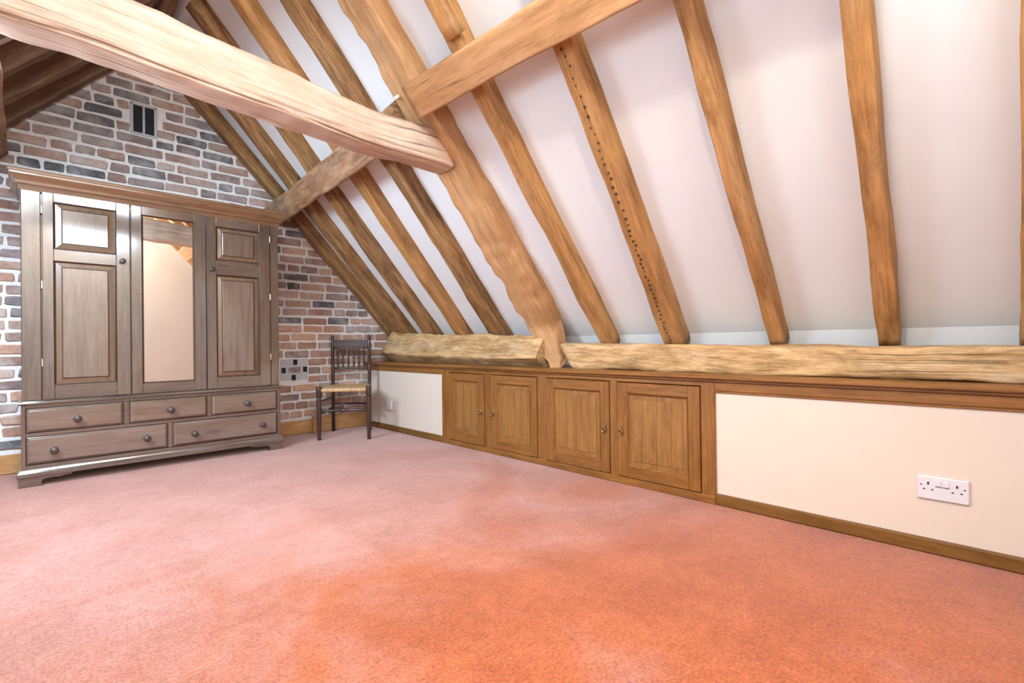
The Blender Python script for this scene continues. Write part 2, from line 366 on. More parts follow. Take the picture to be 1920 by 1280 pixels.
# knee walls (the plaster sections; the cupboards stand between them)
def knee(name, y0, y1):
    mb = MB(); mb.box(XR+0.012, XR+0.06, y0, y1, 0, 0.612); return mb.build(name, M['cream'])
wr = knee('wall_right', YF, 1.005)
tag(wr, kind='structure')
wr2 = knee('wall_right_far', 3.237, YB); tag(wr2, kind='structure')
mb = MB(); mb.box(XR+0.25, XR+0.30, YF, YB, 0, 0.62); o = mb.build('wall_right_void', M['cream']); tag(o, kind='structure')
mb = MB(); mb.box(XL-0.06, XL, YF, YB, 0, 0.62); mb.box(XE2-.05, XL, YF, YB, 0.60, 0.64); o = mb.build('wall_left', M['cream']); tag(o, kind='structure')
# rooflight frames in the left slope, outside the picture, added around the daylight lights
def slope_pt(x, y, d):   # on the left slope, d below plaster
    return V((x, y, ZP - SL*(RX-x))) - NL*d
def added_rooflight(name, y0, y1):
    mb = MB(); Q = [(0, 1, 3, 2), (4, 6, 7, 5), (0, 4, 5, 1), (2, 3, 7, 6), (0, 2, 6, 4), (1, 5, 7, 3)]
    for (xa, xb, ya, yb) in ((-1.0, -.93, y0, y1), (-.27, -.2, y0, y1), (-1.0, -.2, y0, y0+.07), (-1.0, -.2, y1-.07, y1)):
        vs = [slope_pt(x, y, d) for d in (0.0, .05) for x in (xa, xb) for y in (ya, yb)]
        mb.add(vs, Q, graincoords(vs, 'y'))
    o = mb.build(name, M['skirt']); tag(o, kind='structure')
    vs = [slope_pt(x, y, d) for d in (0.012, .018) for x in (-.93, -.27) for y in (y0+.07, y1-.07)]
    p_ = MB(); p_.add(vs, Q); p_.build('pane', M['glass'], o)
added_rooflight('added_window_2', 0.0, 1.5); added_rooflight('added_window_3', 2.5, 3.5)  # unseen window frames, added around the assumed daylight lights

# ------------------------------------------------------------------ bricks of the gable
PAL = [(0.36, 0.185, 0.125), (0.44, 0.23, 0.145), (0.33, 0.185, 0.14), (0.28, 0.185, 0.16), (0.17, 0.145, 0.15), (0.095, 0.095, 0.108), (0.50, 0.29, 0.19), (0.42, 0.28, 0.22), (0.24, 0.15, 0.13)]
def brick_geo(x0, x1, z0, z1, rnd):
    cx, cz, hx, hz = (x0+x1)/2, (z0+z1)/2, (x1-x0)/2, (z1-z0)/2
    pts = []
    k = min(hx, hz)*0.26
    for (sx, sz, o_) in ((-1, -1, 0), (1, -1, 1), (1, 1, 0), (-1, 1, 1)):
        a = (sx*hx, sz*(hz-k)); b_ = (sx*(hx-k), sz*hz)
        pts += [a, b_] if o_ == 0 else [b_, a]
        if o_ == 1 and sz == -1: pass
    # mid points along the long sides, wobbling
    out = []
    for i, p in enumerate(pts):
        q = pts[(i+1) % len(pts)]; out.append(p)
        if abs(q[0]-p[0]) > hx: out.append(((p[0]+q[0])/2, (p[1]+q[1])/2))
    out = [(cx + x + rnd.uniform(-.005, .005), cz + z + rnd.uniform(-.004, .004)) for x, z in out]
    d = rnd.uniform(0.006, 0.014); t1 = rnd.uniform(-.003, .003)
    n = len(out)
    vs = [(x, YB+0.004, z) for x, z in out]
    vs += [(cx+(x-cx)*0.97, YB-d*0.7, cz+(z-cz)*0.93) for x, z in out]
    vs += [(cx+(x-cx)*0.91, YB-d+t1*(1 if x > cx else -1), cz+(z-cz)*0.78) for x, z in out]
    fs = [(i, (i+1) % n, n+(i+1) % n, n+i) for i in range(n)] + [(n+i, n+(i+1) % n, 2*n+(i+1) % n, 2*n+i) for i in range(n)] + [tuple(range(2*n, 3*n))]
    return vs, fs
WPOLY = (22, 528, 318, 905)
rnd = random.Random(11)
bricks = []
CH = 0.0772
for k in range(2, 42):
    zb = k*CH; x = -1.5 + (0.11 if k % 2 else 0.0) + rnd.uniform(-.03, .03)
    while x < 2.9:
        L = rnd.choice([0.215]*6 + [0.105]*3 + [0.16]) * rnd.uniform(0.93, 1.07)
        x0, x1 = x, x + L; x = x1 + rnd.uniform(0.010, 0.018)
        cx = (x0+x1)/2
        wob = 0.010*mn.noise(V((cx*0.9, k*0.13, 3.1))) + 0.004*mn.noise(V((cx*4, k*1.7, 9.1)))
        z0 = zb + wob + rnd.uniform(0, .003); z1 = zb + CH - 0.015 + wob - rnd.uniform(0, .004)
        lim = sof(cx, -0.085)
        if z1 > lim or x0 < XE2+0.05: continue
        # openings: twin slot vent, diamond of four holes
        if x1 > 0.515 and x0 < 0.685 and z1 > 2.385 and z0 < 2.62:
            if x0 < 0.515 and 0.515-x0 > 0.06: x1 = 0.513
            elif x1 > 0.685 and x1-0.685 > 0.06: x0 = 0.687
            else: continue
        if x1 > 1.555 and x0 < 1.80 and z1 > 0.495 and z0 < 0.685:
            if x0 < 1.555 and 1.555-x0 > 0.05: x1 = 1.552
            elif x1 > 1.80 and x1-1.80 > 0.05: x0 = 1.803
            else: continue
        bricks.append((x0, x1, z0, z1))
def tint_for(cx, cz, rnd):
    c = list(rnd.choice(PAL))
    if cz > 1.75:
        c = list(rnd.choice(PAL[2:6] + PAL[:2] + [PAL[7], PAL[8], PAL[8]]))
        gmix = 0.30
    elif cx > 1.3 and cz < 1.0:
        c = list(rnd.choice(PAL[:3] + PAL[6:8] + [PAL[1], PAL[3], PAL[6]])); gmix = 0.1
    else: gmix = 0.15
    g = sum(c)/3
    c = [x*(1-gmix) + g*gmix*1.05 for x in c]
    s = rnd.uniform(0.85, 1.35)
    return [x*s for x in c]
def put_tint(me, cols):
    a = me.color_attributes.new('tint', 'FLOAT_COLOR', 'POINT')
    a.data.foreach_set('color', [v for c in cols for v in (c[0], c[1], c[2], 1.0)])
def seen(bk):
    x0, x1, z0, z1 = bk; p = proj(((x0+x1)/2, YB, (z0+z1)/2)); 
    if not (-15 < p[0] < 760 and -10 < p[1] < 830): return 0
    if WPOLY[0]+14 < p[0] < WPOLY[1] and p[1] > 318+0.171*(p[0]-22) and p[1] < 820: return 0
    # hidden by the big tie beam
    up = 10+0.39*(p[0]-210)*1.0; lo = 45+0.355*p[0]
    if p[0] < 830 and up+8 < p[1] < lo-8 : return 0
    a = proj((x0, YB, z0)); b_ = proj((x1, YB, z1))
    return abs((b_[0]-a[0])*(b_[1]-a[1]))
rated = sorted(((seen(b_), b_) for b_ in bricks), key=lambda t: -t[0])
rest = MB(); rest_c = []
nb = 0
for sc_, bk in rated:
    vs, fs = brick_geo(*bk, rnd); tc = tint_for((bk[0]+bk[1])/2, (bk[2]+bk[3])/2, rnd)
    if sc_ > 0 and nb < 300:
        nb += 1
        mb = MB(); mb.add(vs, fs); o = mb.build('brick', M['brick'], wall_back, loc=((bk[0]+bk[1])/2, YB, (bk[2]+bk[3])/2), recalc=False)
        put_tint(o.data, [tc]*len(vs))
    else:
        rest.add(vs, fs); rest_c += [tc]*len(vs)
o = rest.build('further_bricks', M['brick'], wall_back, recalc=False); put_tint(o.data, rest_c); tag(o, kind='stuff')

# twin slot vent high in the gable
vt = thing('slot_vent', (0.60, YB, 2.385), 'pair of narrow dark ventilation slots high in the brick gable', 'vent')
mb = MB()
for (a, b_, c_, d_) in ((.517, .537, 2.395, 2.612), (.592, .607, 2.40, 2.60), (.662, .682, 2.395, 2.612), (.517, .682, 2.600, 2.618), (.517, .682, 2.382, 2.40)):
    mb.box(a, b_, YB-.010, YB+.004, c_, d_, bev=.003)
mb.build('surround', M['render_patch'], vt)
for (a, b_) in ((.537, .592), (.607, .662)):
    mb = MB(); mb.box(a, b_, YB-.002, YB+.003, 2.40, 2.60); mb.build('slot', M['void'], vt)
# diamond of four small vent holes low in the gable
vt = thing('vent_hole_cluster', (1.68, YB, 0.49), 'four small dark square vent holes set in a diamond beside the wardrobe', 'vent')
mb = MB()
mb.box(1.557, 1.798, YB-.006, YB+.003, .497, .683, bev=.004)
mb.build('mortar_patch', M['render_patch'], vt)
mb = MB(); vs, fs = brick_geo(1.625, 1.735, .560, .612, rnd); mb.add([(x, y-.004, z) for x, y, z in vs], fs); o = mb.build('brick', M['brick'], vt, recalc=False); put_tint(o.data, [(0.25, 0.2, 0.19)]*len(vs))
for (hx, hz) in ((1.685, .654), (1.583, .584), (1.771, .587), (1.67, .517)):
    mb = MB(); mb.box(hx-.018, hx+.018, YB-.0085, YB+.002, hz-.024, hz+.024); mb.build('hole', M['void'], vt)

# ------------------------------------------------------------------ timbers
def timber(name, path, wdir, sizes, mat, label=None, cat=None, group=None, seg=40, K=24, round_=0.25, rough=0.006, rfreq=3.0,
           wave=0.0, parent=None, seed=0, endtilt=(0, 0), cracks=(), wtilt=0.0):
    """hewn timber along path (list of Vectors); wdir = direction of its width; sizes = [(width, depth), ...] per path point.
    round_ 0 = square arrises, 1 = round log; rough = hewing unevenness; endtilt skews the two end faces along the depth."""
    path = [V(p) for p in path]
    lens = [0.0]
    for a, b_ in zip(path, path[1:]): lens.append(lens[-1] + (b_-a).length)
    T = lens[-1]
    ax = (path[-1]-path[0]).normalized()
    wd = (V(wdir) - ax*V(wdir).dot(ax)).normalized(); dd = ax.cross(wd).normalized()
    mb = MB(); vs = []; gs = []; rr = random.Random(seed+17); so = V((rr.uniform(0, 99), rr.uniform(0, 99), rr.uniform(0, 99)))
    for i in range(seg+1):
        t = T*i/seg
        j = 0
        while j < len(lens)-2 and t > lens[j+1]: j += 1
        u = (t-lens[j])/(lens[j+1]-lens[j])
        if len(path) > 2:
            su = u
        c = path[j].lerp(path[j+1], u); s0 = sizes[min(j, len(sizes)-1)]; s1 = sizes[min(j+1, len(sizes)-1)]
        W_ = s0[0]+(s1[0]-s0[0])*u; D_ = s0[1]+(s1[1]-s0[1])*u
        c = c + wd*wave*mn.noise(so+V((t*0.9, 0, 0))) + dd*wave*0.6*mn.noise(so+V((t*0.9, 7, 0)))
        for k in range(K):
            th = 2*math.pi*(k+0.5)/K; ct, st_ = math.cos(th), math.sin(th)
            p = 2.0/ (2.0*round_ + 14.0*(1-round_))
            x = math.copysign(abs(ct)**p, ct)*W_/2; y = math.copysign(abs(st_)**p, st_)*D_/2
            nz = mn.noise(so + V((t*rfreq, x*9, y*9))) + 0.5*mn.noise(so + V((t*rfreq*3.1, x*25, y*25)))
            r = 1.0 + 2*rough*nz/max(0.05, min(W_, D_))
            for (t0, t1, thc, wob, dep, wid) in cracks:
                if t0 < t < t1:
                    tc = thc + wob*mn.noise(so+V((t*1.7, thc*5, 2)))
                    dth = (th-tc+math.pi) % (2*math.pi) - math.pi
                    falloff = min(1, (t-t0)/0.12, (t1-t)/0.12)
                    r -= dep*falloff*math.exp(-(dth/wid)**2)/max(.05, min(W_, D_))*2
            tilt = endtilt[0]*(1-min(1, t/0.25)) + endtilt[1]*max(0, 1-(T-t)/0.25)
            vs.append(c + wd*x*r + dd*y*r + ax*tilt*(y) + ax*wtilt*x*(1-min(1, t/0.25)))
            gs.append(so + V((t, x, y)))
    fs = [(i*K+k, i*K+(k+1) % K, (i+1)*K+(k+1) % K, (i+1)*K+k) for i in range(seg) for k in range(K)]
    fs += [tuple(range(K-1, -1, -1)), tuple(range(seg*K, seg*K+K))]
    mb.add(vs, fs, gs, True)
    mb.sm[-1] = mb.sm[-2] = False
    o = mb.build(name, mat, parent, loc=path[0] if parent is None else None)
    if label: tag(o, label, cat, group)
    return o

def rafter(name, yb, wb, yt, wt, xb, xt, mat, label, side=1, depth=0.115, seed=0, rough=0.006, drop=0.0):
    """rafter on a roof slope: far soffit edge at y=yb at the eave end (x=xb) and yt at the upper end (x=xt)"""
    n = NR if side > 0 else NL
    def P(x, y):
        xx = x if side > 0 else 2*RX-x
        return V((xx, y, RZ-SL*abs(x-RX))) + n*(depth/2-drop)
    return timber(name, [P(xb, yb-wb/2), P(xt, yt-wt/2)], (0, 1, 0), [(wb, depth), (wt, depth)], mat, label, 'rafter', None, seg=46, K=16,
                  round_=0.05, rough=rough, rfreq=2.5, wave=0.008, seed=seed)
XT = 0.70
RAF = [('R0', 4.492, .10, 4.49, .09, 'rafter_brown', 'rafter on the plaster slope lying tight against the brick gable'),
       ('R1', 4.24, .13, 4.05, .10, 'rafter_brown', 'second rafter out from the brick gable, its foot right behind the chair corner'),
       ('R2', 3.845, .14, 3.60, .09, 'rafter_brown', 'third rafter out from the brick gable on the plaster slope'),
       ('R3', 3.39, .115, 3.115, .09, 'rafter_warm', 'fourth rafter out from the brick gable on the plaster slope'),
       ('R4', 2.94, .14, 2.70, .10, 'rafter_brown', 'waney rafter just beyond the thick principal rafter, on the gable side of it'),
       ('R5', 1.925, .105, 1.765, .065, 'rafter_warm', 'first rafter on the near side of the thick principal rafter, stepped at the purlin'),
       ('R6', 1.452, .125, 1.215, .070, 'rafter_warm', 'rafter pierced by a long line of nail holes'),
       ('R7', .865, .072, .762, .062, 'rafter_warm', 'plain slim rafter between the nail-holed one and the upright-looking one'),
       ('R8', .410, .080, .275, .068, 'rafter_warm', 'brown rafter that looks almost upright at the far side of the socket wall'),
       ('R9', -.035, .09, -.05, .08, 'rafter_warm', 'rafter just showing at the extreme right edge of the picture')]
rafters = {}
for i, (k, yb, wb, yt, wt, mt, lab) in enumerate(RAF):
    rafters[k] = rafter('rafter', yb, wb, yt, wt, 2.74, XT, M[mt], lab, 1, seed=i*3+1, rough=0.010 if k in ('R4', 'R2') else 0.006)
# the stepped upper lengths over the near purlin
def packing(k, y, wd_, x0, x1):
    timber('packing_piece', [V((x0, y, sof(x0)))-NR*0.012, V((x1, y, sof(x1)))-NR*0.012], (0, 1, 0), [(wd_, .05), (wd_*.95, .05)], M['rafter_warm'], parent=rafters[k], seg=16, K=16, round_=.1, rough=.004, seed=91)
packing('R5', 1.742, .095, 1.385, .75)
packing('R6', 1.195, .10, 1.36, .75)
# nail holes along R6
mb = MB(); rn = random.Random(5)
x = 1.50
while x < 2.70:
    tt = (2.74-x)/(2.74-XT); y = 1.452+(1.215-1.452)*tt - 0.045 + rn.uniform(-.006, .006)
    c = V((x, y, sof(x, 0.0045))); s = rn.uniform(.0035, .0065)
    tx = V((1, 0, -SL)).normalized(); ty = V((0, 1, 0))
    mb.add([c+tx*s*math.cos(a*math.pi/3)*1.3+ty*s*math.sin(a*math.pi/3) for a in range(6)] + [c+NR*.01+tx*s*math.cos(a*math.pi/3)+ty*s*math.sin(a*math.pi/3) for a in range(6)],
           [tuple(range(6))] + [(a, (a+1) % 6, 6+(a+1) % 6, 6+a) for a in range(6)])
    if rn.random() < .35:
        mb.v[-12:] = mb.v[-12:]
    x += rn.uniform(.020, .034)*(0.7 if x > 2.2 else 1); 
o = mb.build('nail_holes', M['nail_hole'], rafters['R6']); tag(o, kind='stuff')
# rafters of the dark left slope (those the picture shows)
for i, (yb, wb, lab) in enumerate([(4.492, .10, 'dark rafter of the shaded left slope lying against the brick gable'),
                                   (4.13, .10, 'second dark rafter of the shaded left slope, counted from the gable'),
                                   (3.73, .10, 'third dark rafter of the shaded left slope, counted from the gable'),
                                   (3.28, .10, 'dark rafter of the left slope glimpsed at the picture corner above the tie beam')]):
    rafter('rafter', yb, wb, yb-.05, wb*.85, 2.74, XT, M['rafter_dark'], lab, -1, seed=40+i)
# principal rafter (right) with its foot coming down on the ledge
pr_p = []
for (x, s, y) in ((0.66, .0, 2.20), (1.10, .0, 2.215), (1.56, .0, 2.25), (2.0, .0, 2.285), (2.35, .01, 2.31), (2.56, .03, 2.31)):
    pr_p.append(V((x, y, sof(x, s))) + NR*0.075)
pr_p += [V((2.60, 2.225, .745)), V((2.52, 2.125, .636))]
pr = timber('principal_rafter', pr_p, (0, 1, 0), [(.19, .17), (.20, .17), (.235, .17), (.26, .175), (.265, .18), (.23, .17), (.17, .12), (.085, .08)], M['truss'],
            'thick tan principal rafter whose ragged foot comes down onto the oak ledge', 'beam', seg=120, K=32, round_=0.15, rough=0.016, rfreq=4.5, seed=3)
mb = MB()
def lathe_into(mb, p0, p1, prof, K=14, gcs=None):
    p0, p1 = V(p0), V(p1); ax = (p1-p0); L = ax.length; ax.normalize()
    a = ax.orthogonal().normalized(); b_ = ax.cross(a)
    off = V((random.uniform(-9, 9), random.uniform(-9, 9), random.uniform(-9, 9)))
    vs = []; gs = []
    for (t, r) in prof:
        for k in range(K):
            th = 2*math.pi*k/K
            vs.append(p0 + ax*L*t + (a*math.cos(th)+b_*math.sin(th))*r); gs.append(off+V((L*t, r*math.cos(th), r*math.sin(th))))
    n = len(prof)
    fs = [(i*K+k, i*K+(k+1) % K, (i+1)*K+(k+1) % K, (i+1)*K+k) for i in range(n-1) for k in range(K)] + [tuple(range(K-1, -1, -1)), tuple(range((n-1)*K, n*K))]
    mb.add(vs, fs, gs, True)
pc = V((1.43, 2.30, sof(1.43)))
lathe_into(mb, pc+NR*.03, pc-NR*.045, [(0, .011), (.9, .010), (1, .007)], 10)
mb.build('peg', M['peg'], pr)
# left principal rafter, outside the picture, carrying the other end of the tie beam
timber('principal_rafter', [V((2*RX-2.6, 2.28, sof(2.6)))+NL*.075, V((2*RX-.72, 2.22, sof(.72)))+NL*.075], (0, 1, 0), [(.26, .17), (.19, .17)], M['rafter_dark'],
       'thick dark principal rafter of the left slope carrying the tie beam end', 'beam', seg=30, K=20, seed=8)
# tie beam
tie_pts = [V((-0.47, 2.29, 1.985)), V((0.1, 2.29, 1.965)), V((0.6, 2.29, 1.93)), V((1.2, 2.29, 1.895)), V((1.655, 2.29, 1.905))]
timber('tie_beam', tie_pts, (0, 1, 0), [(.19, .225), (.19, .22), (.185, .205), (.18, .19), (.175, .185)], M['tie'],
       'big pale rounded tie beam crossing the room overhead', 'beam', seg=170, K=64, round_=0.62, rough=0.010, rfreq=3.0, seed=21, endtilt=(0, -0.93),
       cracks=((1.0, 2.1, 3.35, .5, .010, .07), (0.5, 1.3, 3.9, .5, .009, .08), (1.35, 2.1, 4.25, .6, .014, .10), (0.2, .9, 4.3, .5, .008, .08), (0.65, 1.0, 2.9, .4, .006, .06)))
# purlins
def purl(name, y0, y1, xbot0, xbot1, mat, lab, side, s=.10, wdt=.165, seed=0, round_=.12, n=60, rough=.006, dep=.10):
    nn = NR if side > 0 else NL
    def P(xb, y):
        c = V((xb-.5*wdt*.682, y, 0)); c.z = sof(c.x, s); c = c + NR*(dep/2)
        if side < 0: c.x = 2*RX-c.x
        return c
    tx = V((side, 0, -SL)).normalized()
    return timber(name, [P(xbot0, y0), P(xbot1, y1)], tx, [(wdt, dep)]*2, mat, lab, 'beam', seg=n, K=28, round_=round_, rough=rough, seed=seed, rfreq=2.5)
purl('purlin', 2.15, 0.27, 1.452, 1.490, M['truss'], 'straight tan purlin running toward the camera from the principal rafter', 1, seed=31)
purl('purlin', 4.50, 2.36, 1.545, 1.47, M['brace'], 'mottled weathered purlin running from the brick gable behind the tie beam', 1, seed=32, round_=.45, s=.12, wdt=.175, dep=.14, rough=.010)
purl('purlin', 4.50, 0.2, 1.49, 1.46, M['brace'], 'weathered purlin end of the left slope at the picture edge above the wardrobe', -1, seed=33, round_=.5, s=.11, wdt=.19, dep=.14)
mb = MB()
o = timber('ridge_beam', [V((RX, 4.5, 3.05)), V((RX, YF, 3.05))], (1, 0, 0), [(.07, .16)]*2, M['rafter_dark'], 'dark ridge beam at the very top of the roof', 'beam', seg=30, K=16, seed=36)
# wall plate logs on the ledge
def log(path, sizes, lab, seed, tilt=(0, 0), rough=.012, wdir=(0.55, 0, 0.83), rnd_=.22, wt=0.0):
    return timber('wall_plate', path, wdir, sizes, M['log'], lab, 'beam', wtilt=wt, seg=110, K=36, round_=rnd_, rough=rough, rfreq=3.5, seed=seed, endtilt=tilt)
log([V((2.615, 4.42, .775)), V((2.60, 3.6, .745)), V((2.595, 2.9, .735)), V((2.59, 2.27, .735))], [(.25, .21), (.24, .20), (.225, .19), (.21, .19)],
    'hewn wall plate log on the ledge between the gable and the principal rafter foot', 51, (0.5, 0))
log([V((2.60, 2.02, .715)), V((2.60, 1.3, .706)), V((2.60, .6, .701)), V((2.60, -.33, .697))], [(.17, .25), (.152, .25), (.142, .25), (.136, .25)],
    'long rough wall plate log on the ledge from the principal rafter foot toward the camera', 52, (0, 0), .012, (0, 0, 1), .5, -0.75)

# ------------------------------------------------------------------ knee wall joinery
def rings(mb, f, u0, u1, v0, v1, prof, grain='v', cap=True):
    """nested rectangles: prof = [(inset, depth), ...]; f maps (u, v, depth) to a point"""
    vs = []
    for (ins, d) in prof:
        vs += [V(f(u0+ins, v0+ins, d)), V(f(u1-ins, v0+ins, d)), V(f(u1-ins, v1-ins, d)), V(f(u0+ins, v1-ins, d))]
    n = len(prof)
    fs = [(i*4+k, i*4+(k+1) % 4, (i+1)*4+(k+1) % 4, (i+1)*4+k) for i in range(n-1) for k in range(4)]
    if cap: fs.append(((n-1)*4, (n-1)*4+1, (n-1)*4+2, (n-1)*4+3))
    mb.add(vs, fs, graincoords(vs, grain))
XF = XR
lb = MB(); lb.box(XF-.028, XE+.2, YF, 4.50, .612, .634, 'y', .006)
lb.box(XF-.012, XF+.02, YF, 4.50, .600, .612, 'y', .003)
o = lb.build('ledge_board', M['oak'], loc=(XF, 1.8, .612)); tag(o, 'long oak ledge board capping the low wall under the wall plates', 'ledge')
mb = MB(); mb.box(XF, XF+.03, YF, 1.005, .556, .600, 'y', .003); mb.box(XF+.004, XF+.012, YF, 1.005, .546, .556, 'y', .002); o = mb.build('trim_1', M['oak']); tag(o, kind='structure')
mb = MB(); mb.box(XF, XF+.03, 3.237, 4.50, .556, .600, 'y', .003); o = mb.build('trim_2', M['oak']); tag(o, kind='structure')
mb = MB(); mb.box(XF-.006, XF+.02, YF, 1.005, 0, .054, 'y', .006); o = mb.build('baseboard_right', M['skirt_dark']); tag(o, kind='structure')
mb = MB(); mb.box(XF-.004, XF+.02, 3.237, 4.50, 0, .052, 'y', .006); o = mb.build('baseboard_right_far', M['skirt_dark']); tag(o, kind='structure')

def handle(px, y, z, par):
    mb = MB(); K = 12
    # pierced diamond back plate, round boss and a drop ring
    pl = [(-.0, -.030), (.007, -.018), (.0115, -.004), (.0115, .004), (.007, .018), (0, .030), (-.007, .018), (-.0115, .004), (-.0115, -.004), (-.007, -.018)]
    vs = [V((px-.0005, y+a, z+b_)) for a, b_ in pl] + [V((px-.004, y+a*.85, z+b_*.92)) for a, b_ in pl]; n = len(pl)
    mb.add(vs, [(i, (i+1) % n, n+(i+1) % n, n+i) for i in range(n)] + [tuple(range(n, 2*n))])
    lathe_into(mb, (px-.003, y, z+.010), (px-.020, y, z+.010), [(0, .007), (.5, .005), (.7, .008), (1, .005)], 10)
    R_, r_ = .015, .0032; vs = []
    for i in range(18):
        a = 2*math.pi*i/18
        for k in range(6):
            t = 2*math.pi*k/6
            vs.append(V((px-.013+r_*math.sin(t), y+(R_*.8+r_*math.cos(t))*math.cos(a), z-.006+(R_+r_*math.cos(t))*math.sin(a))))
    mb.add(vs, [(i*6+k, ((i+1) % 18)*6+k, ((i+1) % 18)*6+(k+1) % 6, i*6+(k+1) % 6) for i in range(18) for k in range(6)], None, True)
    o = mb.build('handle', M['brass'], par); o['label'] = 'aged brass drop ring handle'; return o

def cupboard(label, yA, yB, stiles, doors):
    """yA > yB; stiles: list of (y_hi, y_lo); doors: (y_hi, y_lo, handle_y, nplanks)"""
    t = thing('cupboard', (XF, (yA+yB)/2, 0), label, 'cupboard')
    for (a, b_) in stiles:
        mb = MB(); mb.box(XF, XF+.03, b_, a, .0, .600, 'z', .003); mb.build('stile', M['oak'], t)
    mb = MB(); mb.box(XF+.001, XF+.03, yB, yA, .576, .600, 'y', .003); mb.build('top_rail', M['oak'], t)
    mb = MB(); mb.box(XF-.005, XF+.03, yB, yA, 0, .040, 'y', .004); mb.build('bottom_rail', M['oak'], t)
    mb = MB(); mb.box(XF+.03, XF+.25, yB, yA, .0, .59, 'y'); mb.build('carcass', M['skirt_dark'], t)
    for (a, b_, hy, npl) in doors:
        a -= .004; b_ += .004; z0, z1 = .044, .572; st = .062; zs0, zs1 = .062, .058
        mb = MB(); x0, x1 = XF-.006, XF+.020
        mb.box(x0, x1, b_, b_+st, z0, z1, 'z', .003); mb.box(x0, x1, a-st, a, z0, z1, 'z', .003)
        mb.box(x0+.0008, x1, b_+st, a-st, z0, z0+zs0, 'y', .002); mb.box(x0+.0008, x1, b_+st, a-st, z1-zs1, z1, 'y', .002)
        # moulded inner edge
        def f(u, v, d): return (XF-.006+d, u, v)
        rings(mb, f, b_+st, a-st, z0+zs0, z1-zs1, [(0, .000), (.004, .003), (.010, .012), (.012, .014)], 'z', cap=False)
        d = mb.build('door', M['oak'], t)
        ya, yb = b_+st+.008, a-st-.008; wpl = (yb-ya)/npl
        # fielded panel made of boards
        for i in range(npl):
            pb = MB(); u0 = ya+i*wpl; u1 = u0+wpl
            pb.box(XF+.0055+random.uniform(0, .0003), XF+.016, u0+.0002, u1-.0002, z0+zs0+.008, z1-zs1-.008, 'z', .0005)
            zi0, zi1 = z0+zs0+.034, z1-zs1-.034
            ui0 = max(u0+.0002, ya+.026); ui1 = min(u1-.0002, yb-.026)
            pb.box(XF+.0015, XF+.007, ui0, ui1, zi0, zi1, 'z', .0008)
            pb.build('plank', M['oak_panel'], d)
        handle(XF-.006, hy, .300, d)
    return t
cupboard('built-in oak cupboard with two panelled doors, next to the small plaster section by the chair', 3.237, 2.106,
         [(3.237, 3.14), (2.71, 2.639), (2.181, 2.106)], [(3.14, 2.71, 2.742, 3), (2.639, 2.181, 2.612, 3)])
cupboard('built-in oak cupboard with two wider panelled doors, beside the double socket wall', 2.106, 1.005,
         [(1.613, 1.563), (1.076, 1.005)], [(2.106, 1.613, 1.648, 4), (1.563, 1.076, 1.534, 4)])

# sockets
def socket_double():
    yc, zc = .172, .244; t = thing('double_socket', (XR+.012, yc, zc-.043), 'white double power socket on the plaster section', 'socket')
    x = XR+.012
    mb = MB(); mb.box(x-.011, x, yc-.073, yc+.073, zc-.043, zc+.043, 'y', .004); mb.build('face_plate', M['white_plastic'], t)
    for s in (1, -1):
        mb = MB(); mb.box(x-.0145, x-.010, yc+s*.011-.0075, yc+s*.011+.0075, zc+.010, zc+.030, 'y', .002); mb.build('switch', M['white_plastic'], t)
    mb = MB()
    mb.box(x-.0118, x-.010, yc-.020, yc+.020, zc+.0060, zc+.0078)
    for s in (1, -1):
        cy = yc+s*.040
        mb.box(x-.0118, x-.010, cy-.0028, cy+.0028, zc+.012, zc+.022)
        mb.box(x-.0118, x-.010, cy-.015, cy-.0085, zc-.0075, zc-.0035); mb.box(x-.0118, x-.010, cy+.0085, cy+.015, zc-.0075, zc-.0035)
    for s in (1, -1): mb.box(x-.0118, x-.010, yc+s*.0605-.003, yc+s*.0605+.003, zc+.008, zc+.0115)
    mb.build('pin_holes', M['dark_slot'], t)
socket_double()
def outlet_single():
    yc, zc = 4.062, .238; x = XR+.012
    t = thing('wall_outlet', (x, yc, zc-.043), 'small square white outlet plate low on the wall behind the chair', 'socket')
    mb = MB(); mb.box(x-.022, x, yc-.043, yc+.043, zc-.043, zc+.043, 'y', .004); mb.build('face_plate', M['white_plastic'], t)
    mb = MB(); lathe_into(mb, (x-.021, yc, zc+.012), (x-.030, yc, zc+.012), [(0, .010), (.7, .009), (1, .005)], 12); mb.build('connector', M['white_plastic'], t)
outlet_single()

# gable skirting
mb = MB(); mb.box(1.38, 1.83, YB-.026, YB, 0, .128, 'x', .008); mb.box(1.83, 2.374, YB-.034, YB, 0, .150, 'x', .008); mb.box(XL, 0.0, YB-.026, YB, 0, .125, 'x', .008); mb.box(0.0, 1.38, YB-.026, YB, 0, .125, 'x', .008)
o = mb.build('baseboard_back', M['skirt']); tag(o, kind='structure')

# ------------------------------------------------------------------ wardrobe
WX0, WX1, WY, WYB = -.049, 1.373, 4.0, 4.462
wd = thing('wardrobe', (0.66, 4.23, 0), 'large three-door pine wardrobe with a central mirror and drawers', 'wardrobe')
mb = MB()
mb.box(WX0, WX1, WY+.022, WYB, .49, 1.75, 'z', .003)             # carcass behind the doors
mb.box(WX0, .036, WY, WY+.03, .497, 1.74, 'z', .004); mb.box(1.312, WX1, WY, WY+.03, .497, 1.74, 'z', .004)
mb.build('body', M['pine'], wd)
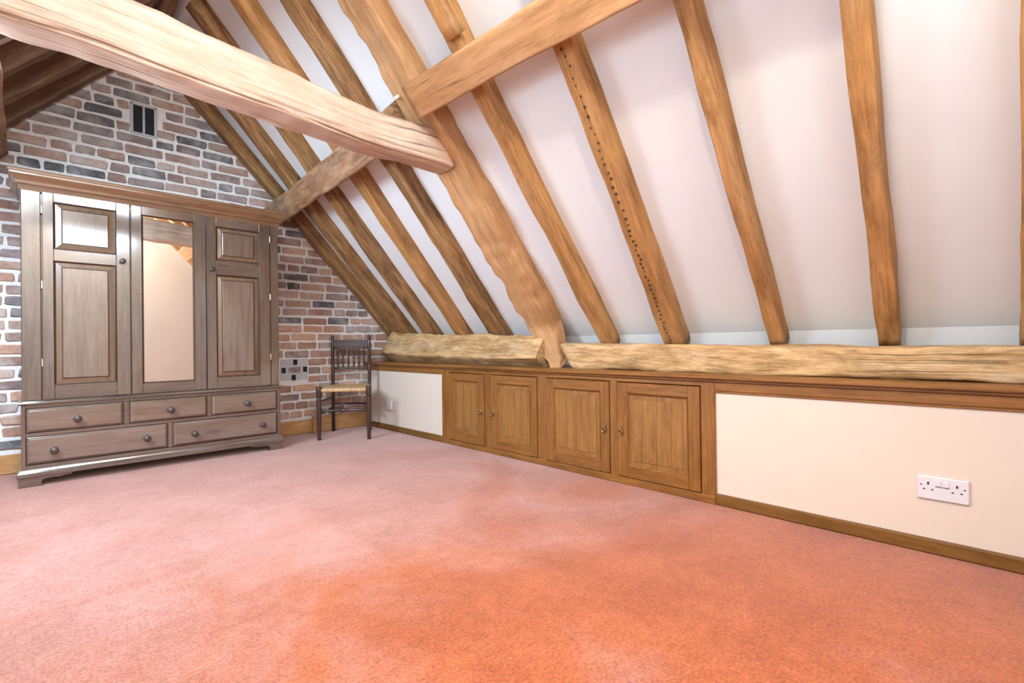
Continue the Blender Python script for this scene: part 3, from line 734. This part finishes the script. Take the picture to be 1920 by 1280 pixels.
# cornice: moulded profile swept round the front and the two sides
def sweep(mb, prof, x0, x1, yf, yb):
    """prof = [(out, z)]; a U-shaped moulding round left side, front and right side"""
    vs = []
    for (o_, z) in prof:
        vs += [V((x0-o_, yb, z)), V((x0-o_, yf-o_, z)), V((x1+o_, yf-o_, z)), V((x1+o_, yb, z))]
    n = len(prof)
    fs = [(i*4+k, i*4+k+1, (i+1)*4+k+1, (i+1)*4+k) for i in range(n-1) for k in range(3)]
    fs += [tuple(i*4 for i in range(n)), tuple(i*4+3 for i in range(n))]
    fs += [(0, 1, 2, 3), ((n-1)*4, (n-1)*4+1, (n-1)*4+2, (n-1)*4+3)]
    mb.add(vs, fs, graincoords(vs, 'x'))
mb = MB(); sweep(mb, [(.004, 1.728), (.008, 1.748), (.010, 1.756), (.020, 1.764), (.022, 1.778), (.030, 1.790), (.040, 1.803), (.044, 1.812), (.044, 1.820), (.049, 1.823), (.051, 1.836), (.046, 1.842), (.0, 1.844)], WX0, WX1, WY, WYB)
mb.build('cornice', M['pine_warm'], wd)
def fw(u, v, d): return (u, WY-.010+d, v)
def wdoor(x0, x1, panels, mirror=None, knob=None, hinge=None):
    x0 += .0025; x1 -= .0025; z0, z1 = .500, 1.733
    mb = MB(); ya, yb = WY-.010, WY+.020
    ops = panels if panels else [mirror]
    xl, xr = ops[0][0], ops[0][1]
    mb.box(x0, xl, ya, yb, z0, z1, 'z', .003); mb.box(xr, x1, ya, yb, z0, z1, 'z', .003)
    zz = [z0] + [v for p in sorted(ops, key=lambda p: p[2]) for v in (p[2], p[3])] + [z1]
    for i in range(0, len(zz), 2): mb.box(xl, xr, ya+.0008, yb, zz[i], zz[i+1], 'x', .002)
    d = mb.build('door', M['pine'], wd)
    for (a, b_, c_, d_) in ops:
        if mirror:
            gb = MB(); rings(gb, fw, a, b_, c_, d_, [(0, 0), (.004, .006), (.009, .011)], 'z', cap=False); gb.build('mirror_bead', M['groove'], d)
            gm = MB(); gm.box(a+.007, b_-.007, WY+.0005, WY+.004, c_+.007, d_-.007); gm.build('mirror', M['mirror'], d)['label'] = 'bevelled mirror glass'
        else:
            gb = MB(); rings(gb, fw, a, b_, c_, d_, [(0, 0), (.003, .0035), (.0045, .010), (.0105, .011)], 'z', cap=False); gb.build('panel_moulding', M['groove'], d)
            eb = MB(); rings(eb, fw, a+.009, b_-.009, c_+.009, d_-.009, [(0, .0105), (.024, .0050)], 'z', cap=False); eb.build('panel_bevel', M['pine_edge'], d)
            pb = MB(); rings(pb, fw, a+.037, b_-.037, c_+.037, d_-.037, [(0, .0086), (.002, .003), (.004, .002)], 'z')
            pb.build('panel', M['pine_panel'], d)
            gb = MB(); rings(gb, fw, a+.033, b_-.033, c_+.033, d_-.033, [(-.001, .0049), (.0005, .0085), (.004, .0085)], 'z', cap=False); gb.build('panel_groove', M['groove'], d)
    if knob:
        kb = MB(); kx, kz = knob
        lathe_into(kb, (kx, WY-.010, kz), (kx, WY-.042, kz), [(0, .012), (.12, .012), (.3, .0075), (.5, .010), (.68, .0165), (.85, .0165), (.96, .010), (1, .004)], 16); kb.build('knob', M['knob'], d)['label'] = 'dark turned knob'
    if hinge:
        for hz in (1.625, 1.18, .72):
            hb = MB(); hb.box(hinge-.004, hinge+.004, WY-.013, WY-.002, hz-.024, hz+.024, bev=.002); hb.build('hinge', M['steel'], d)
    return d
wdoor(.038, .455, [(.091, .382, 1.398, 1.678), (.091, .379, .586, 1.327)], knob=(.414, 1.358), hinge=.0385)
wdoor(.455, .882, None, mirror=(.515, .809, .566, 1.678))
wdoor(.882, 1.311, [(.946, 1.233, 1.428, 1.669), (.945, 1.229, .582, 1.320)], knob=(.915, 1.356), hinge=1.3105)
# chest part
mb = MB(); mb.box(WX0-.004, WX1+.004, WY+.014, WYB, .10, .478, 'x', .003)
for (a, b_, c_, d_) in ((WX0-.004, -.034, .10, .478), (1.355, WX1+.004, .10, .478), (.414, .443, .310, .455), (.881, .908, .310, .455), (.649, .675, .124, .290)):
    mb.box(a, b_, WY-.008, WY+.02, c_, d_, 'z', .002)
for (c_, d_) in ((.455, .478), (.289, .309), (.10, .122)): mb.box(-.036, 1.357, WY-.0075, WY+.02, c_, d_, 'x', .002)
mb.build('chest_body', M['pine'], wd)
mb = MB(); sweep(mb, [(.002, .472), (.010, .476), (.016, .480), (.018, .486), (.014, .492), (.0, .497)], WX0, WX1, WY-.008, WYB); mb.build('waist_moulding', M['pine'], wd)
mb = MB(); sweep(mb, [(.020, .056), (.026, .060), (.026, .074), (.020, .080), (.014, .088), (.010, .098), (.003, .104)], WX0, WX1, WY-.008, WYB); mb.build('plinth_moulding', M['pine'], wd)
def drawer(x0, x1, z0, z1, knobs):
    mb = MB(); f = lambda u, v, d: (u, WY-.009+d, v)
    rings(mb, f, x0+.002, x1-.002, z0+.002, z1-.002, [(0, .02), (0, .006), (.003, .004), (.011, -.003), (.013, -.004)], 'x')
    d = mb.build('drawer', M['pine_panel'], wd)
    gb = MB(); rings(gb, f, x0, x1, z0, z1, [(-.002, .003), (0, .010), (.004, .010)], 'x', cap=False); gb.build('drawer_gap', M['groove'], d)
    for (kx, kz) in knobs:
        kb = MB(); lathe_into(kb, (kx, WY-.013, kz), (kx, WY-.050, kz), [(0, .014), (.12, .014), (.3, .009), (.48, .012), (.66, .0205), (.84, .0205), (.95, .013), (1, .005)], 18)
        kb.build('knob', M['knob'], d)['label'] = 'dark turned knob'
drawer(-.032, .412, .312, .453, [(.191, .373)]); drawer(.445, .879, .312, .453, [(.664, .376)]); drawer(.910, 1.353, .312, .453, [(1.139, .375)])
drawer(-.032, .647, .126, .287, [(.087, .196), (.532, .203)]); drawer(.677, 1.353, .126, .287, [(.801, .196), (1.243, .204)])
# bracket feet: scalloped wing tapering to a block
def foot(xo, sgn, yf):
    o_ = [(0, 0), (0, .058), (.235, .058), (.232, .050), (.220, .044), (.200, .046), (.180, .039), (.150, .043), (.120, .040), (.104, .036), (.096, .020), (.104, .006), (.108, 0)]
    mb = MB(); n = len(o_)
    vs = [V((xo+sgn*a, yf, z)) for a, z in o_] + [V((xo+sgn*a, yf+.03, z)) for a, z in o_]
    fs = [(i, (i+1) % n, n+(i+1) % n, n+i) for i in range(n)]
    for ofs in (0, n):      # faces split to stay planar-convex
        fs += [tuple(ofs+i for i in q) for q in ((0, 1, 9, 10), (0, 10, 11, 12), (1, 2, 3, 4), (1, 4, 5, 6), (1, 6, 7, 8), (1, 8, 9))]
    mb.add(vs, fs, graincoords(vs, 'x'))
    # return along the side
    a0, a1 = sorted((xo, xo+sgn*.03)); mb.box(a0, a1, yf+.03, yf+.13, 0, .058, 'y', .002)
    mb.build('foot', M['pine'], wd)
foot(WX0-.018, 1, WY-.024); foot(WX1+.018, -1, WY-.024)
for xa in (WX0-.022, WX1-.05):
    mb = MB(); mb.box(xa, xa+.07, WYB-.09, WYB-.01, 0, .058, 'z', .003); mb.build('rear_foot', M['pine'], wd)
mb = MB(); mb.box(WX0+.01, WX1-.01, WY+.02, WYB-.01, .058, .10, 'x'); mb.build('underside', M['groove'], wd)

# ------------------------------------------------------------------ chair
FL, FR, RL = V((1.722, 4.089, 0)), V((2.039, 3.824, 0)), V((2.002, 4.432, 0))
wdr = (FR-FL).normalized(); RR = RL + wdr*0.335
ch = thing('spindle_chair', ((FL+FR+RL+RR)/4), 'dark wooden spindle-back chair with a woven rush seat in the corner', 'chair')
UP = V((0, 0, 1))
def part(name, mat, segs):
    mb = MB()
    for (p0, p1, prof) in segs: lathe_into(mb, p0, p1, prof, 14)
    return mb.build(name, mat, ch)
SZ = .43
for P in (FL, FR):
    mb = MB()
    lathe_into(mb, P, P+UP*.36, [(0, .0145), (.02, .0155), (.5, .0185), (.9, .0205), (.97, .017), (1, .019)], 14)
    lathe_into(mb, P+UP*.36, P+UP*.455, [(0, .019), (.15, .0235), (.85, .0245), (.95, .022), (1, .016)], 14)
    mb.build('leg', M['chair'], ch)
for P in (RL, RR):
    part('rear_post', M['chair'], [(P, P+UP*.895, [(0, .0145), (.3, .0165), (.5, .017), (.52, .0145), (.54, .017), (.68, .016), (.69, .0135), (.71, .016), (.86, .0155), (.94, .015), (.955, .011), (.97, .0155), (.99, .0135), (1, .006)])])
def bar(name, a, b_, r, bulge=0.0, prof=None):
    return part(name, M['chair'], [(a, b_, prof or [(0, r*.8), (.1, r), (.5, r+bulge), (.9, r), (1, r*.8)])])
bar('stretcher', FL+UP*.250, FR+UP*.250, .0085, prof=[(0, .007), (.1, .009), (.36, .010), (.40, .007), (.43, .014), (.5, .017), (.57, .014), (.60, .007), (.64, .010), (.9, .009), (1, .007)])
bar('stretcher', FL+UP*.215, RL+UP*.225, .009); bar('stretcher', FL+UP*.325, RL+UP*.32, .009)
bar('stretcher', FR+UP*.215, RR+UP*.225, .009); bar('stretcher', FR+UP*.325, RR+UP*.32, .009)
bar('stretcher', RL+UP*.255, RR+UP*.255, .009)
# curved top rail
mb = MB(); nx = (RR-RL).normalized(); bk = V((-nx.y, nx.x, 0)); vs = []; gs = []
Lr = (RR-RL).length
for i in range(13):
    u = i/12; bow = .012*math.sin(math.pi*u)
    for (dz, th) in ((.785, 1), (.856-.006*abs(2*u-1), 1), (.856-.006*abs(2*u-1), -1), (.785, -1)):
        p = RL + nx*Lr*u + bk*(bow + th*.008) + UP*dz; vs.append(p); gs.append((Lr*u, dz, th*.01))
mb.add(vs, [(i*4+k, i*4+(k+1) % 4, (i+1)*4+(k+1) % 4, (i+1)*4+k) for i in range(12) for k in range(4)] + [(0, 1, 2, 3), (48, 51, 50, 49)], gs)
mb.build('top_rail', M['chair'], ch)
bar('spindle_rail', RL+UP*.585, RR+UP*.585, .010)
bar('spindle_rail', RL+UP*.775, RR+UP*.775, .009)
for i in range(6):
    u = (i+1)/7; p = RL + (RR-RL)*u
    bar('spindle', p+UP*.585, p+UP*.790, .006, prof=[(0, .005), (.1, .006), (.25, .011), (.38, .008), (.45, .005), (.5, .0105), (.55, .005), (.62, .008), (.75, .011), (.9, .006), (1, .005)])
# rush seat: four triangular fields of wound rush, slightly dished, rounded rails
mb = MB(); cen = (FL+FR+RL+RR)/4 + UP*.425
cor = [FL, FR, RR, RL]
for i in range(4):
    a, b_ = cor[i], cor[(i+1) % 4]
    ed = (b_-a); inn = (cen-(a+b_)/2); inn.z = 0; inn.normalize()
    aa, bb = a+ed*.05, b_-ed*.05
    vs = []; gs = []
    prof = [(0.02, .402), (-.006, .407), (-.012, .418), (-.010, .430), (.004, .4375), (.03, .438)]
    NN = 14
    for k in range(NN+1):
        u = k/NN
        for (din, z) in prof:
            p = aa.lerp(bb, u) + inn*din + UP*z; vs.append(p); gs.append((din, ed.length*u, z))
    m_ = len(prof)
    fs = [(k*m_+j, (k+1)*m_+j, (k+1)*m_+j+1, k*m_+j+1) for k in range(NN) for j in range(m_-1)]
    mb.add(vs, fs, gs, True)
    # triangular field to the centre
    vs = []; gs = []
    for k in range(NN+1):
        for j in range(6):
            q = j/5; p = (aa.lerp(bb, k/NN) + inn*.03 + UP*.438).lerp(cen, q); vs.append(p); gs.append((q*.3, ed.length*k/NN*(1-q)+q*.1, 0))
    mb.add(vs, [(k*6+j, (k+1)*6+j, (k+1)*6+j+1, k*6+j+1) for k in range(NN) for j in range(5)], gs, True)
vs = [c_ + (cen-c_)*.10 + UP*(.404 - (cen.z)*.10) for c_ in cor]
mb.add(vs, [(0, 1, 2, 3)], None)
o = mb.build('seat', M['rush'], ch); o['label'] = 'woven straw-coloured rush seat'
